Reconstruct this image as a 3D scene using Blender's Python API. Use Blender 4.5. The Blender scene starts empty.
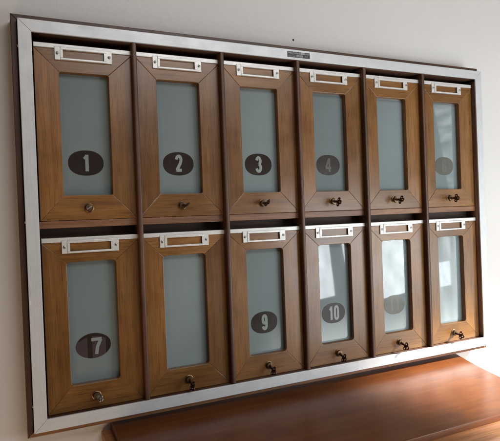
import bpy, bmesh, math, random
from mathutils import Vector, Matrix
random.seed(7)
U = 0.55                       # metres per cabinet height
SC = bpy.context.scene
COL = SC.collection
W, M_ = 1.5374, 0.0302         # cabinet width / aluminium margin, in cabinet heights
CELL = (W - 2*M_)/6
YD = 0.0195                    # door face
YG = 0.0375                    # glass face
YW = 0.0725                    # wall

# ------------------------------------------------------------------ materials
def mat(name):
    m = bpy.data.materials.new(name); m.use_nodes = True
    nt = m.node_tree; b = nt.nodes['Principled BSDF']
    return m, nt, b
def N(nt, t, **kw):
    n = nt.nodes.new(t)
    for k, v in kw.items():
        if k in n.inputs.keys(): n.inputs[k].default_value = v
        else: setattr(n, k, v)
    return n
def L(nt, a, ao, b, bi): nt.links.new(a.outputs[ao], b.inputs[bi])
def ramp(nt, stops):
    r = nt.nodes.new('ShaderNodeValToRGB'); e = r.color_ramp.elements
    e[0].position, e[0].color = stops[0][0], (*stops[0][1], 1)
    e[1].position, e[1].color = stops[-1][0], (*stops[-1][1], 1)
    for p, c in stops[1:-1]:
        x = e.new(p); x.color = (*c, 1)
    return r
def mixc(nt, fac, a, b, blend='MIX'):
    n = nt.nodes.new('ShaderNodeMix'); n.data_type = 'RGBA'; n.blend_type = blend
    for i, v in ((0, fac), (6, a), (7, b)):
        if isinstance(v, tuple) and hasattr(v[0], 'outputs'): nt.links.new(v[0].outputs[v[1]], n.inputs[i])
        elif isinstance(v, (int, float)): n.inputs[i].default_value = v
        else: n.inputs[i].default_value = (*v, 1)
    return n

def wood(name, dark, mid, light, rough=0.36, fine=1.0, bump=0.12, wear=0.0, coat=0.0, spec=0.5, pore=0.65):
    m, nt, b = mat(name)
    uv = N(nt, 'ShaderNodeTexCoord')
    at = N(nt, 'ShaderNodeAttribute', attribute_name='tint')
    mp = N(nt, 'ShaderNodeMapping'); mp.inputs['Scale'].default_value = (7*fine, 150*fine, 1)
    L(nt, uv, 'UV', mp, 'Vector')
    n1 = N(nt, 'ShaderNodeTexNoise', Scale=1.0, Detail=6.0, Roughness=0.62, Distortion=0.35); L(nt, mp, 'Vector', n1, 'Vector')
    mp2 = N(nt, 'ShaderNodeMapping'); mp2.inputs['Scale'].default_value = (5*fine, 42*fine, 1)
    L(nt, uv, 'UV', mp2, 'Vector')
    n2 = N(nt, 'ShaderNodeTexNoise', Scale=1.0, Detail=4.0, Roughness=0.55, Distortion=0.8); L(nt, mp2, 'Vector', n2, 'Vector')
    mp3 = N(nt, 'ShaderNodeMapping'); mp3.inputs['Scale'].default_value = (26*fine, 860*fine, 1)
    L(nt, uv, 'UV', mp3, 'Vector')
    n3 = N(nt, 'ShaderNodeTexNoise', Scale=1.0, Detail=2.0); L(nt, mp3, 'Vector', n3, 'Vector')
    add = N(nt, 'ShaderNodeMath', operation='MULTIPLY_ADD'); L(nt, n1, 'Fac', add, 0); add.inputs[1].default_value = 0.55
    sc = N(nt, 'ShaderNodeMath', operation='MULTIPLY'); L(nt, n2, 'Fac', sc, 0); sc.inputs[1].default_value = 0.45
    L(nt, sc, 0, add, 2)
    r = ramp(nt, [(0.345, dark), (0.50, mid), (0.65, light)]); L(nt, add, 0, r, 'Fac')
    pr = ramp(nt, [(0.34, (0.40, 0.36, 0.33)), (0.47, (1, 1, 1))]); L(nt, n3, 'Fac', pr, 'Fac')
    c1 = mixc(nt, pore, (r, 0), (pr, 0), 'MULTIPLY')
    # per-board tone
    tv = N(nt, 'ShaderNodeHueSaturation', Saturation=1.0); L(nt, at, 'Fac', tv, 'Value'); L(nt, c1, 2, tv, 'Color')
    last = (tv, 'Color')
    # blotches of old varnish and dirt
    n4 = N(nt, 'ShaderNodeTexNoise', Scale=16.0, Detail=5.0, Roughness=0.6); L(nt, uv, 'UV', n4, 'Vector')
    r4 = ramp(nt, [(0.38, (0.72, 0.68, 0.64)), (0.55, (1, 1, 1))]); L(nt, n4, 'Fac', r4, 'Fac')
    c2 = mixc(nt, 0.6, last, (r4, 0), 'MULTIPLY'); last = (c2, 2)
    if wear > 0:
        n5 = N(nt, 'ShaderNodeTexNoise', Scale=26.0, Detail=7.0, Roughness=0.72); L(nt, uv, 'UV', n5, 'Vector')
        r5 = ramp(nt, [(0.60, (0, 0, 0)), (0.72, (wear, wear, wear))]); L(nt, n5, 'Fac', r5, 'Fac')
        c3 = mixc(nt, (r5, 0), last, light); last = (c3, 2)
    nt.links.new(last[0].outputs[last[1]], b.inputs['Base Color'])
    rr = N(nt, 'ShaderNodeMapRange'); L(nt, n4, 'Fac', rr, 'Value')
    rr.inputs['To Min'].default_value = rough-0.10; rr.inputs['To Max'].default_value = rough+0.14
    L(nt, rr, 'Result', b, 'Roughness')
    bp = N(nt, 'ShaderNodeBump', Strength=bump, Distance=0.0006); L(nt, add, 0, bp, 'Height'); L(nt, bp, 'Normal', b, 'Normal')
    b.inputs['Specular IOR Level'].default_value = spec
    b.inputs['Coat Weight'].default_value = coat; b.inputs['Coat Roughness'].default_value = 0.22
    return m
M = {}
M['teak'] = wood('door_teak', (0.132, 0.054, 0.012), (0.192, 0.084, 0.0185), (0.240, 0.110, 0.028), 0.29, bump=0.012, spec=0.56)
M['dark'] = wood('case_mahogany', (0.040, 0.017, 0.009), (0.078, 0.033, 0.017), (0.120, 0.054, 0.028), 0.45)
M['shelf'] = wood('shelf_wood', (0.115, 0.048, 0.022), (0.205, 0.092, 0.041), (0.290, 0.145, 0.068), 0.42)
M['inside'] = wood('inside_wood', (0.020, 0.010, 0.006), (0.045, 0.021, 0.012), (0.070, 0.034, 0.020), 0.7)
M['chest'] = wood('chest_mahogany', (0.122, 0.036, 0.010), (0.150, 0.047, 0.013), (0.180, 0.060, 0.017), 0.30, 0.9, 0.006, 0.14, spec=0.24, pore=0.45)
M['chestside'] = wood('chest_body_wood', (0.24, 0.085, 0.028), (0.36, 0.150, 0.055), (0.46, 0.215, 0.085), 0.36, 0.55, 0.05, 0.08, spec=0.35)

def alu(name, base, rough, stain=0.25, scale=(3, 260, 260)):
    m, nt, b = mat(name)
    tc = N(nt, 'ShaderNodeTexCoord')
    uvm = N(nt, 'ShaderNodeMapping'); uvm.inputs['Scale'].default_value = (8, 900, 1); L(nt, tc, 'UV', uvm, 'Vector')
    n1 = N(nt, 'ShaderNodeTexNoise', Scale=1.0, Detail=3.0); L(nt, uvm, 'Vector', n1, 'Vector')
    n2 = N(nt, 'ShaderNodeTexNoise', Scale=34.0, Detail=6.0, Roughness=0.65); L(nt, tc, 'Object', n2, 'Vector')
    r2 = ramp(nt, [(0.36, (1-stain,)*3), (0.60, (1, 1, 1))]); L(nt, n2, 'Fac', r2, 'Fac')
    r1 = ramp(nt, [(0.3, (0.88,)*3), (0.7, (1, 1, 1))]); L(nt, n1, 'Fac', r1, 'Fac')
    c = mixc(nt, 1.0, (r1, 0), (r2, 0), 'MULTIPLY')
    c2 = mixc(nt, 1.0, (c, 2), base, 'MULTIPLY')
    L(nt, c2, 2, b, 'Base Color'); b.inputs['Metallic'].default_value = 0.30
    mr = N(nt, 'ShaderNodeMapRange'); L(nt, n2, 'Fac', mr, 'Value')
    mr.inputs['To Min'].default_value = rough+0.14; mr.inputs['To Max'].default_value = rough-0.08
    L(nt, mr, 'Result', b, 'Roughness')
    bp = N(nt, 'ShaderNodeBump', Strength=0.10, Distance=0.0002); L(nt, n1, 'Fac', bp, 'Height'); L(nt, bp, 'Normal', b, 'Normal')
    return m
M['alu'] = alu('brushed_aluminium', (0.62, 0.645, 0.665), 0.46, 0.10)
M['nickel'] = alu('holder_nickel', (0.70, 0.70, 0.68), 0.38, 0.16)

def simple(name, col, rough=0.5, metal=0.0, var=0.25, scale=60.0):
    m, nt, b = mat(name)
    tc = N(nt, 'ShaderNodeTexCoord')
    n = N(nt, 'ShaderNodeTexNoise', Scale=scale, Detail=5.0, Roughness=0.6); L(nt, tc, 'Object', n, 'Vector')
    lo = tuple(c*(1-var) for c in col); hi = tuple(min(1, c*(1+var)) for c in col)
    r = ramp(nt, [(0.35, lo), (0.65, hi)]); L(nt, n, 'Fac', r, 'Fac'); L(nt, r, 0, b, 'Base Color')
    b.inputs['Metallic'].default_value = metal
    mr = N(nt, 'ShaderNodeMapRange'); L(nt, n, 'Fac', mr, 'Value')
    mr.inputs['To Min'].default_value = max(0.02, rough-0.06); mr.inputs['To Max'].default_value = rough+0.10
    L(nt, mr, 'Result', b, 'Roughness')
    return m
M['brass'] = simple('aged_brass', (0.150, 0.098, 0.055), 0.34, 0.9, 0.35, 160)
M['bronze'] = simple('dark_bronze', (0.070, 0.040, 0.026), 0.36, 0.8, 0.4, 160)
M['screw'] = simple('screw_steel', (0.34, 0.33, 0.31), 0.4, 0.9, 0.3, 200)
M['slotdark'] = simple('slot_dark', (0.012, 0.010, 0.008), 0.7)
M['plate_black'] = simple('plate_black', (0.016, 0.017, 0.020), 0.35)
M['plate_pale'] = simple('plate_pale', (0.24, 0.25, 0.25), 0.4, 0.5)

def glass(name, col, rough=0.030, spec=0.58):
    m, nt, b = mat(name)
    tc = N(nt, 'ShaderNodeTexCoord')
    n = N(nt, 'ShaderNodeTexNoise', Scale=9.0, Detail=4.0); L(nt, tc, 'Object', n, 'Vector')
    r = ramp(nt, [(0.3, tuple(c*0.90 for c in col)), (0.7, tuple(c*1.08 for c in col))]); L(nt, n, 'Fac', r, 'Fac')
    # dust specks and wipe marks on the pane
    v = N(nt, 'ShaderNodeTexNoise', Scale=420.0, Detail=2.0); L(nt, tc, 'Object', v, 'Vector')
    rv = ramp(nt, [(0.74, (0, 0, 0)), (0.80, (0.35,)*3)]); L(nt, v, 'Fac', rv, 'Fac')
    oi = N(nt, 'ShaderNodeObjectInfo'); vr = N(nt, 'ShaderNodeMapRange'); L(nt, oi, 'Random', vr, 'Value')
    vr.inputs['To Min'].default_value = 0.88; vr.inputs['To Max'].default_value = 1.14
    hv = N(nt, 'ShaderNodeHueSaturation'); L(nt, r, 0, hv, 'Color'); L(nt, vr, 'Result', hv, 'Value')
    c = mixc(nt, (rv, 0), (hv, 'Color'), (0.6, 0.62, 0.60)); L(nt, c, 2, b, 'Base Color')
    n2 = N(nt, 'ShaderNodeTexNoise', Scale=26.0, Detail=5.0, Roughness=0.6); L(nt, tc, 'Object', n2, 'Vector')
    mr = N(nt, 'ShaderNodeMapRange'); L(nt, n2, 'Fac', mr, 'Value')
    mr.inputs['To Min'].default_value = rough*0.4; mr.inputs['To Max'].default_value = rough*1.9
    L(nt, mr, 'Result', b, 'Roughness')
    w = N(nt, 'ShaderNodeTexNoise', Scale=7.0, Detail=1.0); L(nt, tc, 'Object', w, 'Vector')
    bp = N(nt, 'ShaderNodeBump', Strength=0.16, Distance=0.0012); L(nt, w, 'Fac', bp, 'Height'); L(nt, bp, 'Normal', b, 'Normal')
    b.inputs['Specular IOR Level'].default_value = spec
    return m
M['glass'] = glass('milk_glass', (0.178, 0.222, 0.228))
M['oval'] = glass('oval_print', (0.024, 0.018, 0.015), 0.20, 0.26)
M['oval_grey_glare'] = glass('oval_print_grey_glare', (0.046, 0.043, 0.039), 0.20, 0.28)  # mild reflection over the glass, painted in as a greyer print
M['oval_pale_glare'] = glass('oval_print_pale_glare', (0.085, 0.090, 0.076), 0.16, 0.40)  # bright reflection over the glass, painted in as a paler print
M['oval_purple_glare'] = glass('oval_print_purple_glare', (0.060, 0.045, 0.050), 0.20, 0.28)  # window reflection painted into the print as a purple tint
M['numeral'] = glass('numeral_clear', (0.230, 0.262, 0.252), 0.20, 0.40)
M['numeral_dim'] = glass('numeral_dim', (0.105, 0.110, 0.104), 0.20, 0.40)

def plaster():
    m, nt, b = mat('wall_plaster')
    tc = N(nt, 'ShaderNodeTexCoord')
    n = N(nt, 'ShaderNodeTexNoise', Scale=3.2, Detail=6.0, Roughness=0.6); L(nt, tc, 'Object', n, 'Vector')
    r = ramp(nt, [(0.3, (0.585, 0.57, 0.555)), (0.7, (0.63, 0.62, 0.61))]); L(nt, n, 'Fac', r, 'Fac')
    L(nt, r, 0, b, 'Base Color'); b.inputs['Roughness'].default_value = 0.75
    n2 = N(nt, 'ShaderNodeTexNoise', Scale=70.0, Detail=6.0, Roughness=0.6); L(nt, tc, 'Object', n2, 'Vector')
    n3 = N(nt, 'ShaderNodeTexNoise', Scale=6.0, Detail=2.0); L(nt, tc, 'Object', n3, 'Vector')
    bp = N(nt, 'ShaderNodeBump', Strength=0.40, Distance=0.002); L(nt, n2, 'Fac', bp, 'Height')
    bp2 = N(nt, 'ShaderNodeBump', Strength=0.15, Distance=0.01); L(nt, n3, 'Fac', bp2, 'Height'); L(nt, bp, 'Normal', bp2, 'Normal')
    L(nt, bp2, 'Normal', b, 'Normal')
    return m
M['plaster'] = plaster()

# ------------------------------------------------------------------ mesh builder
class MB:
    """collects shapes given in cabinet heights; build() links them as one mesh object in metres"""
    def __init__(s):
        s.bm = bmesh.new(); s.uv = s.bm.loops.layers.uv.new('UVMap')
        s.tint = s.bm.faces.layers.float.new('tint'); s.mats = []
    def mi(s, m):
        if m not in s.mats: s.mats.append(m)
        return s.mats.index(m)
    def finish(s, faces, m, grain, tint=None):
        g = Vector(grain).normalized()
        off = Vector((random.uniform(0, 9), random.uniform(0, 9)))
        t = random.uniform(0.78, 1.20) if tint is None else tint
        i = s.mi(m)
        a = Vector((0, 0, 1)) if abs(g.z) < 0.7 else Vector((1, 0, 0))
        p = g.cross(a).normalized(); q = g.cross(p)
        for f in faces:
            f.material_index = i; f.smooth = True; f[s.tint] = t
            for l in f.loops:
                c = l.vert.co*U
                l[s.uv].uv = (c.dot(g)+off.x, c.dot(p)+c.dot(q)+off.y)
    def prism(s, poly, y0, y1, m, grain=(0, 0, 1), bev=0.0012, tint=None, axis='y', backbev=False):
        """polygon in the XZ plane (axis y), extruded from y0 (front) to y1, its front edge bevelled"""
        n = len(poly)
        area = sum(poly[i][0]*poly[(i+1) % n][1]-poly[(i+1) % n][0]*poly[i][1] for i in range(n))
        if area < 0: poly = poly[::-1]
        def P(a, b, y):
            return {'y': (a, y, b), 'z': (a, b, y), 'x': (y, a, b)}[axis]
        def inset(d):
            out = []
            for i in range(n):
                p0, p1, p2 = Vector(poly[i-1]), Vector(poly[i]), Vector(poly[(i+1) % n])
                e1 = (p1-p0).normalized(); e2 = (p2-p1).normalized()
                n1 = Vector((-e1.y, e1.x)); n2 = Vector((-e2.y, e2.x))
                k = 1+n1.dot(n2); mv = (n1+n2)/max(k, 0.25)
                out.append(p1+mv*d)
            return out
        sg = 1 if y1 > y0 else -1
        rings = []
        if bev > 0:
            rings.append([s.bm.verts.new(P(*p, y0)) for p in inset(bev)])
            k = 0.29
            rings.append([s.bm.verts.new(P(*p, y0+sg*bev*k)) for p in inset(bev*k)])
            rings.append([s.bm.verts.new(P(*p, y0+sg*bev)) for p in poly])
        else:
            rings.append([s.bm.verts.new(P(*p, y0)) for p in poly])
        if backbev:
            rings.append([s.bm.verts.new(P(*p, y1-sg*bev)) for p in poly])
            rings.append([s.bm.verts.new(P(*p, y1)) for p in inset(bev)])
        else:
            rings.append([s.bm.verts.new(P(*p, y1)) for p in poly])
        fs = [s.bm.faces.new(rings[0]), s.bm.faces.new(rings[-1][::-1])]
        for a, b in zip(rings, rings[1:]):
            for i in range(n):
                j = (i+1) % n
                fs.append(s.bm.faces.new((a[j], a[i], b[i], b[j])))
        s.finish(fs, m, grain, tint)
        fs[0].smooth = fs[1].smooth = False
        return fs
    def box(s, x0, x1, y0, y1, z0, z1, m, grain=(0, 0, 1), bev=0.001, tint=None, axis='y'):
        if axis == 'y': return s.prism([(x0, z0), (x1, z0), (x1, z1), (x0, z1)], y0, y1, m, grain, bev, tint)
        if axis == 'z': return s.prism([(x0, y0), (x1, y0), (x1, y1), (x0, y1)], z1, z0, m, grain, bev, tint, 'z')
        return s.prism([(y0, z0), (y1, z0), (y1, z1), (y0, z1)], x0, x1, m, grain, bev, tint, 'x')
    def lathe(s, prof, org, mt, m, seg=28, grain=(0, 1, 0)):
        """prof: (radius, height); axis = local z of matrix mt (3x3), origin org"""
        rings = []
        for r, h in prof:
            rings.append([s.bm.verts.new(Vector(org)+mt@Vector((r*math.cos(2*math.pi*i/seg), r*math.sin(2*math.pi*i/seg), h))) for i in range(seg)])
        fs = []
        for a, b in zip(rings, rings[1:]):
            for i in range(seg):
                j = (i+1) % seg
                fs.append(s.bm.faces.new((a[i], a[j], b[j], b[i])))
        fs.append(s.bm.faces.new(rings[0][::-1])); fs.append(s.bm.faces.new(rings[-1]))
        s.finish(fs, m, grain); return fs
    def annulus(s, cx, cz, r0, r1, th, mt, org, m, seg=20):
        """flat ring in the local XY plane, thickness th along local z"""
        R = []
        b = th*0.28
        for r, h in ((r0, -th/2), (r1-b, -th/2), (r1, -th/2+b), (r1, th/2-b), (r1-b, th/2), (r0, th/2)):
            R.append([s.bm.verts.new(Vector(org)+mt@Vector((cx+r*math.cos(2*math.pi*i/seg), cz+r*math.sin(2*math.pi*i/seg), h))) for i in range(seg)])
        fs = []
        for k in range(len(R)):
            a, c = R[k], R[(k+1) % len(R)]
            for i in range(seg):
                j = (i+1) % seg
                fs.append(s.bm.faces.new((a[i], a[j], c[j], c[i])))
        s.finish(fs, m, (0, 1, 0)); return fs
    def build(s, name, parent=None, origin=None):
        bmesh.ops.recalc_face_normals(s.bm, faces=s.bm.faces)
        o = Vector(origin) if origin else Vector((0, 0, 0))
        for v in s.bm.verts: v.co = (v.co-o)*U
        me = bpy.data.meshes.new(name); s.bm.to_mesh(me); s.bm.free()
        for m in s.mats: me.materials.append(m)
        fl = [p.use_smooth for p in me.polygons]
        me.set_sharp_from_angle(angle=math.radians(32))
        me.polygons.foreach_set('use_smooth', fl)      # broad faces stay flat
        ob = bpy.data.objects.new(name, me); COL.objects.link(ob)
        ob.location = o*U
        if parent is not None:
            ob.parent = parent
            ob.location = o*U - world_loc(parent)
        return ob
def world_loc(o):
    v = Vector(o.location)
    while o.parent: o = o.parent; v += o.location
    return v
def empty(name, loc):
    o = bpy.data.objects.new(name, None); COL.objects.link(o); o.location = Vector(loc)*U
    o.empty_display_size = 0.02
    return o
def tag(o, label=None, cat=None, group=None, kind=None):
    for k, v in (('label', label), ('category', cat), ('group', group), ('kind', kind)):
        if v: o[k] = v
    return o

# ------------------------------------------------------------------ wall
b = MB()
b.prism([(-1.6, -1.75), (3.4, -1.75), (3.4, 2.2), (-1.6, 2.2)], YW, YW+0.15, M['plaster'], (1, 0, 0), 0)
tag(b.build('wall'), kind='structure')
b = MB()
NH = Matrix(((1, 0, 0), (0, 0, -1), (0, 1, 0)))
b.lathe([(0.0034, 0), (0.0030, 0.0015), (0.0018, 0.0022)], (0.797, YW+0.0004, 1.0575), NH, M['slotdark'], 12)
tag(b.build('nail', origin=(0.797, YW, 1.0575)), 'tiny dark nail head left in the bare wall above the cabinet', 'nail')

# ------------------------------------------------------------------ cabinet carcass
cab = empty('key_cabinet', (W/2, YW, -0.0153))
tag(cab, 'wooden wall cabinet with twelve small glazed doors in an aluminium border', 'cabinet')
E_ = 0.0153
# wooden case: four boards, front edge a little behind the aluminium face
b = MB()
T = 0.0135
yf, yb = 0.0187, YW-0.0005
b.prism([(-E_, -E_), (-E_+T, -E_+T), (-E_+T, 1+E_-T), (-E_, 1+E_)], yf, yb, M['dark'], (0, 0, 1), 0.0016)
b.prism([(W+0.001, -E_), (W+0.001, 1+E_), (W+0.001-T, 1+E_-T), (W+0.001-T, -E_+T)], yf, yb, M['dark'], (0, 0, 1), 0.0016)
b.prism([(-E_, 1+E_), (-E_+T, 1+E_-T), (W+0.001-T, 1+E_-T), (W+0.001, 1+E_)], yf, yb, M['dark'], (1, 0, 0), 0.0016)
b.prism([(-E_, -E_), (W+0.001, -E_), (W+0.001-T, -E_+T), (-E_+T, -E_+T)], yf, yb, M['shelf'], (1, 0, 0), 0.0016, 1.1)
b.build('case', cab)
# inner lining behind the border
b = MB()
li = 0.0022
b.box(0.004, M_-0.0005-0.0, 0.0046, YW-0.004, M_, 1-M_, M['dark'], bev=0)
b.box(W-M_+li, W-0.004, 0.0046, YW-0.004, M_, 1-M_, M['dark'], bev=0)
b.box(0.004, W-0.004, 0.0047, YW-0.004, 1-M_+0.0003, 0.996, M['dark'], (1, 0, 0), 0)
b.box(0.004, W-0.004, 0.0047, YW-0.004, 0.004, M_-0.0003, M['dark'], (1, 0, 0), 0)
b.build('lining', cab)
b = MB()
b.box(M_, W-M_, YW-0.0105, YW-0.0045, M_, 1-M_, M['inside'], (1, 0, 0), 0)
b.build('back_panel', cab)
# aluminium border: four mitred flanges with a turned outer lip
b = MB()
def flange(poly, grain): b.prism(poly, 0.0, 0.0045, M['alu'], grain, 0.0011, 1.0)
g = 0.00018
flange([(g, g), (M_, M_+g), (M_, 1-M_-g), (g, 1-g)], (0, 0, 1))
flange([(W-g, g), (W-g, 1-g), (W-M_, 1-M_-g), (W-M_, M_+g)], (0, 0, 1))
flange([(0, 1), (M_, 1-M_), (W-M_, 1-M_), (W, 1)], (1, 0, 0))
flange([(0, 0), (W, 0), (W-M_, M_), (M_, M_)], (1, 0, 0))
for a in ((0.0003, 0.003, 0.0045, 0.0188, 0.0004, 0.9996), (W-0.003, W-0.0003, 0.0045, 0.0188, 0.0004, 0.9996),
          (0.003, W-0.003, 0.0045, 0.0188, 0.9967, 0.9996), (0.003, W-0.003, 0.0045, 0.0188, 0.0004, 0.0033)):
    b.box(*a, M['alu'], bev=0, tint=1.0)
border = b.build('aluminium_border', cab)
SIDE = Matrix(((0, 0, -1), (1, 0, 0), (0, -1, 0)))
for z in (0.935, 0.51, 0.064):
    b = MB(); b.lathe([(0.0036, 0), (0.0034, 0.0012), (0.0022, 0.0024)], (0.0004, 0.0085, z), SIDE, M['screw'], 14)
    b.build('side_screw', border, (0.0004, 0.0085, z))
# maker's plate with illegible rows of lettering
b = MB()
px0, px1, pz0, pz1 = 0.733, 0.8105, 0.9765, 0.9935
b.box(px0, px1, -0.0011, 0.0002, pz0, pz1, M['plate_black'], bev=0.0004)
plate = b.build('maker_plate', cab, (px0, 0, pz0))
b = MB()
rr = random.Random(5)
def dash(x0, x1, z0, z1): b.box(x0, x1, -0.0014, -0.0008, z0, z1, M['plate_pale'], bev=0)
x = px0+0.003
while x < px1-0.004:
    w_ = rr.uniform(0.0010, 0.0026); h_ = rr.choice((0.0045, 0.0045, 0.0032))
    dash(x, x+w_, pz1-0.0022-h_, pz1-0.0022); x += w_+rr.uniform(0.0008, 0.0022)
x = px0+0.030
while x < px0+0.054:
    w_ = rr.uniform(0.0010, 0.0022)
    dash(x, x+w_, pz0+0.0032, pz0+0.0076); x += w_+rr.uniform(0.0010, 0.0018)
dash(px0+0.030, px0+0.054, pz0+0.0016, pz0+0.0022)
for dx in (0.062, 0.067): dash(px0+dx, px0+dx+0.0012, pz0+0.0028, pz0+0.0072)
dash(px0+0.0032, px0+0.026, pz0+0.0022, pz0+0.0030)
b.build('plate_lettering', plate, (px0, 0, pz0))

# shelf between the rows and the five rounded dividers
b = MB()
for i in range(6):
    b.box(M_+CELL*i+0.0005, M_+CELL*(i+1)-0.0005, YD+0.0012, YW-0.011, 0.4925, 0.5105, M['shelf'], (1, 0, 0), 0.0012, rr.uniform(0.85, 1.05))
b.build('shelf', cab)
for i in range(1, 6):
    xc = M_+CELL*i; hw = 0.0067
    b = MB()
    prof = [(xc+hw, YW-0.011), (xc-hw, YW-0.011)]
    ny = 0.0090
    for k in range(13):
        a = math.pi*k/12
        prof.append((xc-hw*math.copysign(abs(math.cos(a))**0.6, math.cos(a)), ny-0.0085*math.sin(a)**0.6))
    # extruded upwards
    z0, z1 = M_+0.0004, 1-M_-0.0004
    b.prism(prof, z1, z0, M['dark'], (0, 0, 1), 0, 0.95+0.25*rr.random(), 'z')
    b.build('divider', cab, (xc, 0.0, z0))

# ------------------------------------------------------------------ digits as strokes
def arc(cx, cy, rx, ry, a0, a1, n=10):
    return [(cx+rx*math.cos(math.radians(a0+(a1-a0)*k/n)), cy+ry*math.sin(math.radians(a0+(a1-a0)*k/n))) for k in range(n+1)]
GLY = {   # centre lines in a box 0..1 wide, 0..1 tall
 '1': [[(0.56, 0.0), (0.56, 1.0)], [(0.56, 0.90), (0.22, 0.74)]],
 '2': [arc(0.5, 0.76, 0.33, 0.24, 175, -12, 12)+[(0.70, 0.52), (0.22, 0.13), (0.2, 0.10)], [(0.10, 0.085), (0.90, 0.085)]],
 '3': [arc(0.48, 0.745, 0.31, 0.235, 170, -85, 12), arc(0.48, 0.27, 0.34, 0.25, 85, -170, 12)],
 '4': [[(0.66, 0.0), (0.66, 1.0)], [(0.60, 0.96), (0.10, 0.32)], [(0.04, 0.29), (0.95, 0.29)]],
 '6': [arc(0.5, 0.30, 0.30, 0.27, 0, 360, 18), [(0.20, 0.30), (0.20, 0.70)], arc(0.5, 0.70, 0.30, 0.26, 180, 15, 10)],
 '7': [[(0.06, 0.92), (0.92, 0.92)], [(0.84, 0.90), (0.56, 0.45), (0.46, 0.0)]],
 '9': [arc(0.5, 0.70, 0.30, 0.27, 0, 360, 18), [(0.80, 0.70), (0.80, 0.30)], arc(0.5, 0.30, 0.30, 0.26, 0, -165, 10)],
 '0': [arc(0.5, 0.74, 0.30, 0.23, 0, 180, 10)+arc(0.5, 0.26, 0.30, 0.23, 180, 360, 10)+[(0.80, 0.74)]],
}
def stroke(b, pts, hw, y0, y1, m):
    V = [Vector(p) for p in pts]; Lp, Rp = [], []
    n = len(V)
    for i in range(n):
        d = (V[min(i+1, n-1)]-V[max(i-1, 0)]).normalized(); q = Vector((-d.y, d.x))*hw
        Lp.append(V[i]+q); Rp.append(V[i]-q)
    for i in range(n-1):
        vs = [b.bm.verts.new((p.x, y0, p.y)) for p in (Lp[i], Lp[i+1], Rp[i+1], Rp[i])]
        f = b.bm.faces.new(vs); b.finish([f], m, (0, 0, 1), 1.0)
def numeral(b, txt, cx, cz, h, w, hw, y, m):
    n = len(txt); gap = w*0.30
    tot = n*w+(n-1)*gap
    if txt == '10': tot -= w*0.25
    x = cx-tot/2
    k = 0
    for ch in txt:
        for st in GLY[ch]:
            yy = y-0.00004*k; k += 1
            stroke(b, [(x+p[0]*w, cz-h/2+p[1]*h) for p in st], hw, yy, yy, m)
        x += w+gap-(w*0.25 if ch == '1' and txt == '10' else 0)

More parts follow.
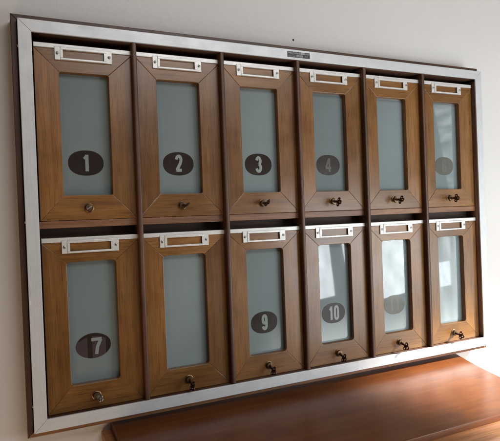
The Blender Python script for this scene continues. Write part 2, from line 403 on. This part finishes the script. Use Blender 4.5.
# ------------------------------------------------------------------ doors
NUM = {(0, 0): '1', (0, 1): '2', (0, 2): '3', (0, 3): '4', (0, 5): '6', (1, 0): '7', (1, 2): '9', (1, 3): '10', (1, 4): '11'}
WORDS = {'1': 'one', '2': 'two'}
OUT = Matrix(((1, 0, 0), (0, 0, -1), (0, 1, 0)))     # local z -> -Y (out of the cabinet)
def rounded(xa, xb, za, zb, r, n=4):
    """arc points of the four corners: dict corner -> list of points, ordered so the middle sits on the mitre"""
    c = {}
    for nm, (cx, cz, a0) in {'bl': (xa+r, za+r, 180), 'br': (xb-r, za+r, 270), 'tr': (xb-r, zb-r, 0), 'tl': (xa+r, zb-r, 90)}.items():
        c[nm] = [(cx+r*math.cos(math.radians(a0+90*k/(2*n))), cz+r*math.sin(math.radians(a0+90*k/(2*n)))) for k in range(2*n+1)]
    return c
for row in range(2):
    for col in range(6):
        x0 = M_+CELL*col
        zb, zt = (0.5114, 0.9405) if row == 0 else (0.0312, 0.4565)
        za, zc = (0.5735, 0.8830) if row == 0 else (0.0945, 0.4055)
        xl, xr = x0+0.0034, x0+CELL-0.0034
        xa, xb = x0+0.0600, x0+0.1810
        org = (xl, YD, zb)
        num = NUM.get((row, col))
        b = MB()
        n = 4; r = 0.0055 if row == 0 else 0.0095
        c = rounded(xa, xb, za, zc, r, n)
        h = n
        yb_ = 0.046
        gp = 0.0002
        # side stiles, top and bottom rails: mitred, each with the grain along its length
        b.prism([(xl, zb), (xl, zt)]+c['tl'][h:]+c['bl'][:h+1], YD, yb_, M['teak'], (0, 0, 1), 0.0011)
        b.prism([(xr, zt), (xr, zb)]+c['br'][h:]+c['tr'][:h+1], YD, yb_, M['teak'], (0, 0, 1), 0.0011)
        b.prism([(xl+gp, zt), (xr-gp, zt)]+c['tr'][h:]+c['tl'][:h+1], YD-0.0001, yb_, M['teak'], (1, 0, 0), 0.0011)
        b.prism([(xr-gp, zb), (xl+gp, zb)]+c['bl'][h:]+c['br'][:h+1], YD-0.0001, yb_, M['teak'], (1, 0, 0), 0.0011)
        door = b.build('cabinet_door', cab, org)
        if num: door['label'] = 'glazed door with the number %s in a dark oval on its pane' % num
        else: door['label'] = 'glazed door whose pane shows no number'
        # pane
        b = MB()
        b.box(xa-0.004, xb+0.004, YG, YG+0.004, za-0.004, zc+0.004, M['glass'], bev=0, tint=1.0)
        pane = b.build('glass_pane', door, (xa, YG, za))
        # aluminium edging strip on the door's top
        b = MB()
        b.box(xl, xr, YD-0.0022, YD+0.026, zt+0.0003, zt+0.0118, M['nickel'], (1, 0, 0), 0.0012, 1.0)
        b.build('top_strip', door, (xl, YD, zt))
        # label holder: frame with a raised slot rim and a screw in each end
        hx0, hx1 = x0+0.0512+rr.uniform(-.0015, .0015), x0+0.1892+rr.uniform(-.0015, .0015)
        hz1 = zt+0.0042; hz0 = hz1-0.0325
        sx0, sx1, sz0, sz1 = hx0+0.0195, hx1-0.0195, hz0+0.0052, hz1-0.0068
        b = MB()
        y0, y1 = YD-0.0062, YD-0.0022
        b.box(hx0, sx0, y0+0.0018, YD+0.0002, hz0, hz1, M['nickel'], bev=0.0009, tint=1.0)
        b.box(sx1, hx1, y0+0.0018, YD+0.0002, hz0, hz1, M['nickel'], bev=0.0009, tint=1.0)
        b.box(sx0-0.006, sx1+0.006, y0, YD+0.0001, sz1, hz1-0.0002, M['nickel'], (1, 0, 0), 0.0012, 1.0)
        b.box(sx0-0.006, sx1+0.006, y0, YD+0.0001, hz0+0.0002, sz0, M['nickel'], (1, 0, 0), 0.0012, 1.0)
        b.box(sx0-0.006, sx0, y0+0.0001, YD, sz0, sz1, M['nickel'], bev=0, tint=1.0)
        b.box(sx1, sx1+0.006, y0+0.0001, YD, sz0, sz1, M['nickel'], bev=0, tint=1.0)
        holder = b.build('label_holder', door, (hx0, YD, hz0))
        for sx in (hx0+0.0066, hx1-0.0066):
            b = MB()
            b.lathe([(0.0040, 0), (0.0038, 0.0010), (0.0022, 0.0018)], (sx, y0+0.0018, (hz0+hz1)/2), OUT, M['screw'], 14)
            aa = rr.uniform(0, math.pi); dv = Vector((math.cos(aa), 0, math.sin(aa)))*0.0030; nv = Vector((-math.sin(aa), 0, math.cos(aa)))*0.0005
            o_ = Vector((sx, y0+0.0018-0.0021, (hz0+hz1)/2))
            f = b.bm.faces.new([b.bm.verts.new(o_+q) for q in (dv+nv, dv-nv, -dv-nv, -dv+nv)]); b.finish([f], M['slotdark'], (1, 0, 0), 1)
            b.build('holder_screw', door, (sx, YD, hz0))
        # oval with its number, printed on the pane
        if num:
            ox, oz = x0+0.1185, (0.6575 if row == 0 else 0.185)
            om = {'4': M['oval_grey_glare'], '6': M['oval_pale_glare'], '11': M['oval_pale_glare'], '7': M['oval_purple_glare']}.get(num, M['oval'])
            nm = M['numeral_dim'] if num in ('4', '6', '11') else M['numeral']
            b = MB()
            k = 40
            pts = []
            for i in range(k):
                a = 2*math.pi*i/k; ca, sa = math.cos(a), math.sin(a)
                e = 0.90 if num != '7' else 1.0
                pts.append((ox+0.0440*math.copysign(abs(ca)**e, ca), oz+0.0325*math.copysign(abs(sa)**e, sa)))
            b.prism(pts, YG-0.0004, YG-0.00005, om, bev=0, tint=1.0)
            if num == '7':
                # dark print colour in the gaps of the painted purple reflection
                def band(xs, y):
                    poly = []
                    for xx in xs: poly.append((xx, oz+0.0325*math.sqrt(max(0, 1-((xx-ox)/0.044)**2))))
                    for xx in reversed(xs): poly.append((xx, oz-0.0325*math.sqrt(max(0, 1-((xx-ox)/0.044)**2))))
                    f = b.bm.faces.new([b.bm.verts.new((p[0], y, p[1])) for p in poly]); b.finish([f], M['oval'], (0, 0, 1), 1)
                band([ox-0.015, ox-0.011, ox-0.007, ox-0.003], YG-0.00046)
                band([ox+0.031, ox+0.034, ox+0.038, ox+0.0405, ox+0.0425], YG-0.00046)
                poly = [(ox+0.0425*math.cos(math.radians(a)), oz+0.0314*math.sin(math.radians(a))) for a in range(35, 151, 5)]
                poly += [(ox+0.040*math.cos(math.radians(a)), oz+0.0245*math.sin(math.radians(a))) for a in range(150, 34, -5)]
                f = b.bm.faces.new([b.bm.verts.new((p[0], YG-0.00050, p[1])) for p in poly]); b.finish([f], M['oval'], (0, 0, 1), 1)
                numeral(b, '7', ox+0.008, oz-0.002, 0.042, 0.030, 0.0042, YG-0.00056, M['numeral'])
            else:
                hw_ = {'4': 0.0033, '6': 0.0035, '10': 0.0037, '11': 0.0039}.get(num, 0.0042)
                numeral(b, num, ox+0.001, oz, 0.043, {'4': 0.023, '6': 0.021}.get(num, 0.0195), hw_, YG-0.0005, nm)
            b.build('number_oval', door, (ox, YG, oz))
        # cylinder lock
        lx, lz = x0+0.1195, zb+0.0300
        b = MB()
        b.lathe([(0.0118, 0), (0.0116, 0.0014), (0.0098, 0.0022), (0.0096, 0.0080), (0.0086, 0.0094), (0.0060, 0.0096)], (lx, YD, lz), OUT, M['brass'], 26)
        aa = math.radians(35 if (row, col) == (0, 0) else 90); dv = Vector((math.cos(aa), 0, math.sin(aa)))
        nv = Vector((-math.sin(aa), 0, math.cos(aa)))*0.0011
        o_ = Vector((lx, YD-0.0098, lz))
        f = b.bm.faces.new([b.bm.verts.new(o_+q) for q in (dv*0.007+nv, dv*0.007-nv, -dv*0.007-nv, -dv*0.007+nv)])
        b.finish([f], M['screw'] if (row, col) == (0, 0) else M['slotdark'], (1, 0, 0), 1)
        b.build('lock', door, (lx, YD, lz))

# ------------------------------------------------------------------ keys standing in the locks
KEYS = {  # (row, col): droop deg, roll deg, sideways deg, label
 (0, 1): (2, 62, 6, 'small dark key in the lock below the oval reading 2'),
 (0, 2): (0, 40, 4, 'small dark key in the lock below the oval reading 3'),
 (0, 3): (8, 12, 0, 'dark trefoil key in the lock below the oval reading 4'),
 (0, 4): (4, 20, 0, 'dark key in the upper-row lock below the pane without a number'),
 (0, 5): (3, 6, 0, 'dark key in the upper-row lock nearest the right border'),
 (1, 0): (22, 25, 38, 'thin pale key in the lock below the oval with a painted purplish reflection'),
 (1, 1): (30, 16, 0, 'drooping dark key in the lower-row lock below the pane left of oval 9'),
 (1, 2): (28, 14, 0, 'drooping dark key in the lock below the oval reading 9'),
 (1, 3): (26, 10, 0, 'drooping dark key in the lock below the oval reading 10'),
 (1, 4): (22, 12, 0, 'drooping dark key in the lock below the oval reading 11, paled as by reflection'),
 (1, 5): (10, 8, 0, 'dark key in the lower-row lock nearest the right border'),
}
for (row, col), (droop, roll, side, lab) in KEYS.items():
    x0 = M_+CELL*col; zb = 0.5114 if row == 0 else 0.0312
    org = Vector((x0+0.1195, YD-0.0090, zb+0.0300))
    key = empty('key', org)
    tag(key, lab, 'key', 'keys standing in the cabinet locks')
    m = M['screw'] if (row, col) == (1, 0) else M['bronze']
    # local frame: x along the shank outward, y in the plane of the bow, z its thickness
    ax = Vector((math.sin(math.radians(side)), -math.cos(math.radians(droop)), -math.sin(math.radians(droop)))).normalized()
    up = Vector((math.sin(math.radians(roll)), 0, math.cos(math.radians(roll)))); up = (up-ax*up.dot(ax)).normalized()
    th = ax.cross(up)
    F = Matrix((ax, up, th)).transposed()
    S = Matrix((up, th, ax)).transposed()
    k = 0.6 if (row, col) in ((1, 0),) else (0.85 if col in (1, 2) and row == 0 else 1.0)
    b = MB()
    b.lathe([(0.0030, -0.004), (0.0030, 0.006*k), (0.0046, 0.0070*k), (0.0046, 0.0085*k), (0.0030, 0.0095*k), (0.0030, 0.016*k)], org, S, m, 14)
    b.build('shank', key, org)
    b = MB()
    c0 = 0.0225*k
    b.annulus(c0+0.0085*k, 0, 0.0030*k, 0.0068*k, 0.0042, F, org, m)
    b.annulus(c0, 0.0078*k, 0.0030*k, 0.0068*k, 0.0040, F, org, m)
    b.annulus(c0, -0.0078*k, 0.0030*k, 0.0068*k, 0.0044, F, org, m)
    b.annulus(c0-0.0035*k, 0, 0.0008*k, 0.0052*k, 0.0050, F, org, m)
    b.build('bow', key, org)

# ------------------------------------------------------------------ chest of drawers under the cabinet
ZC = -0.033
chest = empty('wooden_chest', (0.75, -0.15, -1.5))
tag(chest, 'reddish brown polished wooden chest standing against the wall below the cabinet', 'chest')
TH = 0.0165
top_poly = [(0.188, YW-0.002), (0.188, -0.3945), (1.318, -0.3945), (1.327, -0.300), (1.352, -0.185), (1.383, -0.078), (1.437, YW-0.002)]
b = MB()
b.prism(top_poly, ZC, ZC-TH, M['chest'], (1, 0, 0), 0.0032, 1.0, 'z')
b.build('top', chest)
led = [(0.163, YW-0.003), (0.163, -0.470), (0.80, -0.468), (1.12, -0.452), (1.345, -0.438), (1.345, -0.300), (1.368, -0.185), (1.40, -0.078), (1.452, YW-0.003)]
b = MB()
b.prism(led, ZC-TH-0.0008, ZC-TH-0.022, M['chestside'], (1, 0, 0), 0.004, 1.0, 'z')
b.build('ledge_moulding', chest)
b = MB()
b.prism([(0.165, YW-0.004), (0.165, -0.445), (1.33, -0.425), (1.33, -0.300), (1.43, YW-0.004)], ZC-TH-0.0225, -1.44, M['chestside'], (1, 0, 0), 0.002, 0.9, 'z')
b.build('body', chest)
for (lx, ly) in ((0.20, -0.40), (1.29, -0.385), (0.20, 0.03), (1.36, 0.03)):
    b = MB(); b.lathe([(0.020, 0), (0.028, 0.02), (0.032, 0.0595)], (lx, ly, -1.50), Matrix.Identity(3), M['chest'], 16)
    b.build('foot', chest, (lx, ly, -1.5))
for k in range(3):
    z1 = -0.13-0.43*k; z0 = z1-0.38
    b = MB()
    b.prism([(0.215, -0.452), (1.28, -0.4335), (1.28, -0.40), (0.215, -0.42)], z1, z0, M['chestside'], (1, 0, 0), 0.003, 1.0, 'z')
    dr = b.build('drawer', chest, (0.75, -0.44, z0))
    for kx in (0.45, 1.05):
        b = MB(); yk = -0.4525+0.0185*(kx-0.215)/1.065
        b.lathe([(0.010, -0.001), (0.008, 0.012), (0.018, 0.022), (0.018, 0.028), (0.010, 0.034)], (kx, yk, (z0+z1)/2), OUT, M['brass'], 18)
        b.build('knob', dr, (kx, yk, (z0+z1)/2))

# ------------------------------------------------------------------ camera
cam = bpy.data.cameras.new('camera'); co = bpy.data.objects.new('camera', cam); COL.objects.link(co)
cam.sensor_fit = 'HORIZONTAL'; cam.sensor_width = 36; cam.lens = 36.0
cam.clip_start = 0.01; cam.clip_end = 100
f_ = Vector((0.4113, 0.9115, -0.0089)).normalized()
u_ = Vector((0.0384, -0.0075, 0.9992)); u_ = (u_-f_*u_.dot(f_)).normalized()
r_ = f_.cross(u_)
mw = Matrix((r_, u_, -f_)).transposed().to_4x4(); mw.translation = Vector((-0.0026, -1.3127, 0.5047))*U
co.matrix_world = mw
SC.camera = co

# ------------------------------------------------------------------ light: the room's window to the right, dim room around, plus added fills
w = bpy.data.worlds.new('World'); SC.world = w; w.use_nodes = True
nt = w.node_tree; bg = nt.nodes['Background']
tc = N(nt, 'ShaderNodeTexCoord'); sp = N(nt, 'ShaderNodeSeparateXYZ'); L(nt, tc, 'Generated', sp, 'Vector')
mz = N(nt, 'ShaderNodeMapRange'); L(nt, sp, 'Z', mz, 'Value'); mz.inputs['From Min'].default_value = -0.6; mz.inputs['From Max'].default_value = 0.6
cz = mixc(nt, (mz, 'Result'), (0.26, 0.175, 0.11), (0.145, 0.118, 0.095))
mx = N(nt, 'ShaderNodeMapRange'); L(nt, sp, 'X', mx, 'Value'); mx.inputs['From Min'].default_value = -0.9; mx.inputs['From Max'].default_value = 0.9
mx.inputs['To Min'].default_value = 0.36; mx.inputs['To Max'].default_value = 1.25
cx = N(nt, 'ShaderNodeVectorMath', operation='SCALE'); L(nt, cz, 2, cx, 0); L(nt, mx, 'Result', cx, 'Scale')
L(nt, cx, 0, bg, 'Color'); bg.inputs['Strength'].default_value = 1.0

def area(name, c, target, sx, sz, power, col, tilt=0.0):
    l = bpy.data.lights.new(name, 'AREA'); l.shape = 'RECTANGLE'; l.size = sx*U; l.size_y = sz*U
    l.energy = power; l.color = col
    o = bpy.data.objects.new(name, l); COL.objects.link(o); o.location = Vector(c)*U
    d = (Vector(target)-Vector(c)).normalized()
    o.rotation_euler = d.to_track_quat('-Z', 'Y').to_euler()
    if tilt: o.rotation_euler = (d.to_track_quat('-Z', 'Y').to_matrix() @ Matrix.Rotation(tilt, 3, 'Z')).to_euler()
    return o
LIGHTS = [   # name, centre, aim, width, height, watts, colour, turn
 ('window_pane_light', (2.215, -1.25, 0.26), (2.215, 0.0, 0.26), 0.27, 0.64, 2.1, (0.90, 0.97, 1.0), 0.10),
 ('middle_pane_light', (1.905, -1.25, 0.28), (1.905, 0.0, 0.28), 0.17, 0.66, 1.2, (0.95, 0.98, 1.0), 0.18),
 ('side_pane_light', (1.570, -1.25, 0.28), (1.570, 0.0, 0.28), 0.30, 0.62, 2.1, (0.88, 0.95, 1.0), 0.10),
 ('curtain_light', (2.73, -1.25, 0.08), (2.73, 0.0, 0.08), 0.36, 0.84, 1.35, (0.94, 1.0, 0.98), 0.04),
 ('bright_pane_light', (2.655, -1.235, 0.05), (2.655, 0.0, 0.05), 0.10, 0.17, 0.15, (0.74, 0.88, 1.0), 0.06),
 ('lower_fill_light', (1.72, -1.25, -0.32), (1.72, 0.0, -0.32), 1.22, 0.56, 2.6, (0.95, 1.0, 0.97), 0.0),  # added fill that brightens the bottoms of the lower right panes
 ('blind_light', (2.79, -1.25, 0.93), (2.79, 0.0, 0.93), 0.22, 0.72, 0.20, (0.92, 0.98, 1.0), 0.20),
 ('floor_bounce_light', (-0.75, -1.1, -1.05), (0.0, 0.05, 0.0), 0.8, 0.8, 2.8, (1.0, 0.68, 0.42), 0.0),
 ('high_fill_light', (1.3, -2.7, 2.25), (0.35, 0.0, 0.6), 2.0, 1.0, 12.2, (0.97, 0.98, 1.0), 0.0),  # added fill, set high to stay out of the door reflections
]
def folds(o, lo, hi, scale, det, rot=0.0):
    """light through hanging cloth: brightness varies with the folds"""
    o.data.use_nodes = True; nt = o.data.node_tree
    em = next(n for n in nt.nodes if n.type == 'EMISSION')
    g = N(nt, 'ShaderNodeNewGeometry'); mp = N(nt, 'ShaderNodeMapping'); mp.inputs['Scale'].default_value = scale; mp.inputs['Rotation'].default_value = (0, 0, rot)
    L(nt, g, 'Parametric', mp, 'Vector')
    n = N(nt, 'ShaderNodeTexNoise', Scale=1.0, Detail=det); L(nt, mp, 'Vector', n, 'Vector')
    mr = N(nt, 'ShaderNodeMapRange'); L(nt, n, 'Fac', mr, 'Value')
    mr.inputs['From Min'].default_value = 0.32; mr.inputs['From Max'].default_value = 0.68
    mr.inputs['To Min'].default_value = lo; mr.inputs['To Max'].default_value = hi
    L(nt, mr, 'Result', em, 'Strength')
for a in LIGHTS:
    o = area(*a)
    if a[0] == 'curtain_light': folds(o, 0.5, 1.5, (5.0, 2.0, 1.0), 3.0)
    if a[0] == 'blind_light': folds(o, 0.3, 2.2, (1.1, 13.0, 1.0), 1.0, 0.22)
    if a[0] == 'lower_fill_light':
        o.data.use_nodes = True; nt = o.data.node_tree
        em = next(n for n in nt.nodes if n.type == 'EMISSION')
        g = N(nt, 'ShaderNodeNewGeometry'); sx = N(nt, 'ShaderNodeSeparateXYZ'); L(nt, g, 'Parametric', sx, 'Vector')
        m1 = N(nt, 'ShaderNodeMapRange', interpolation_type='SMOOTHSTEP'); L(nt, sx, 'Y', m1, 'Value'); m1.inputs['From Min'].default_value = 1.0; m1.inputs['From Max'].default_value = 0.45
        m2 = N(nt, 'ShaderNodeMapRange', interpolation_type='SMOOTHSTEP'); L(nt, sx, 'X', m2, 'Value'); m2.inputs['From Max'].default_value = 0.45
        mm = N(nt, 'ShaderNodeMath', operation='MULTIPLY'); L(nt, m1, 'Result', mm, 0); L(nt, m2, 'Result', mm, 1)
        m3 = N(nt, 'ShaderNodeMath', operation='MULTIPLY'); L(nt, mm, 0, m3, 0); m3.inputs[1].default_value = 1.7
        L(nt, m3, 0, em, 'Strength')
    if 'pane' in a[0]: folds(o, 0.75, 1.2, (3.0, 4.0, 1.0), 4.0)
sl = bpy.data.lights.new('sun_through_window', 'SPOT'); so = bpy.data.objects.new('sun_through_window', sl); COL.objects.link(so)
S0, S1 = Vector((3.0, -1.2, 1.5)), Vector((1.64, -0.36, -0.035))
so.location = S0*U
so.rotation_euler = (S1-S0).to_track_quat('-Z', 'Y').to_euler()
sl.energy = 600.0; sl.color = (1.0, 0.97, 0.92); sl.spot_size = math.radians(24.5); sl.spot_blend = 0.6; sl.shadow_soft_size = 0.03

SC.render.engine = 'CYCLES'
SC.cycles.max_bounces = 6
SC.cycles.use_denoising = True
SC.cycles.denoising_input_passes = 'RGB_ALBEDO_NORMAL'
SC.cycles.denoising_prefilter = 'ACCURATE'
SC.view_settings.view_transform = 'Standard'
SC.view_settings.look = 'None'
SC.view_settings.exposure = 0.0
SC.view_settings.gamma = 1.0
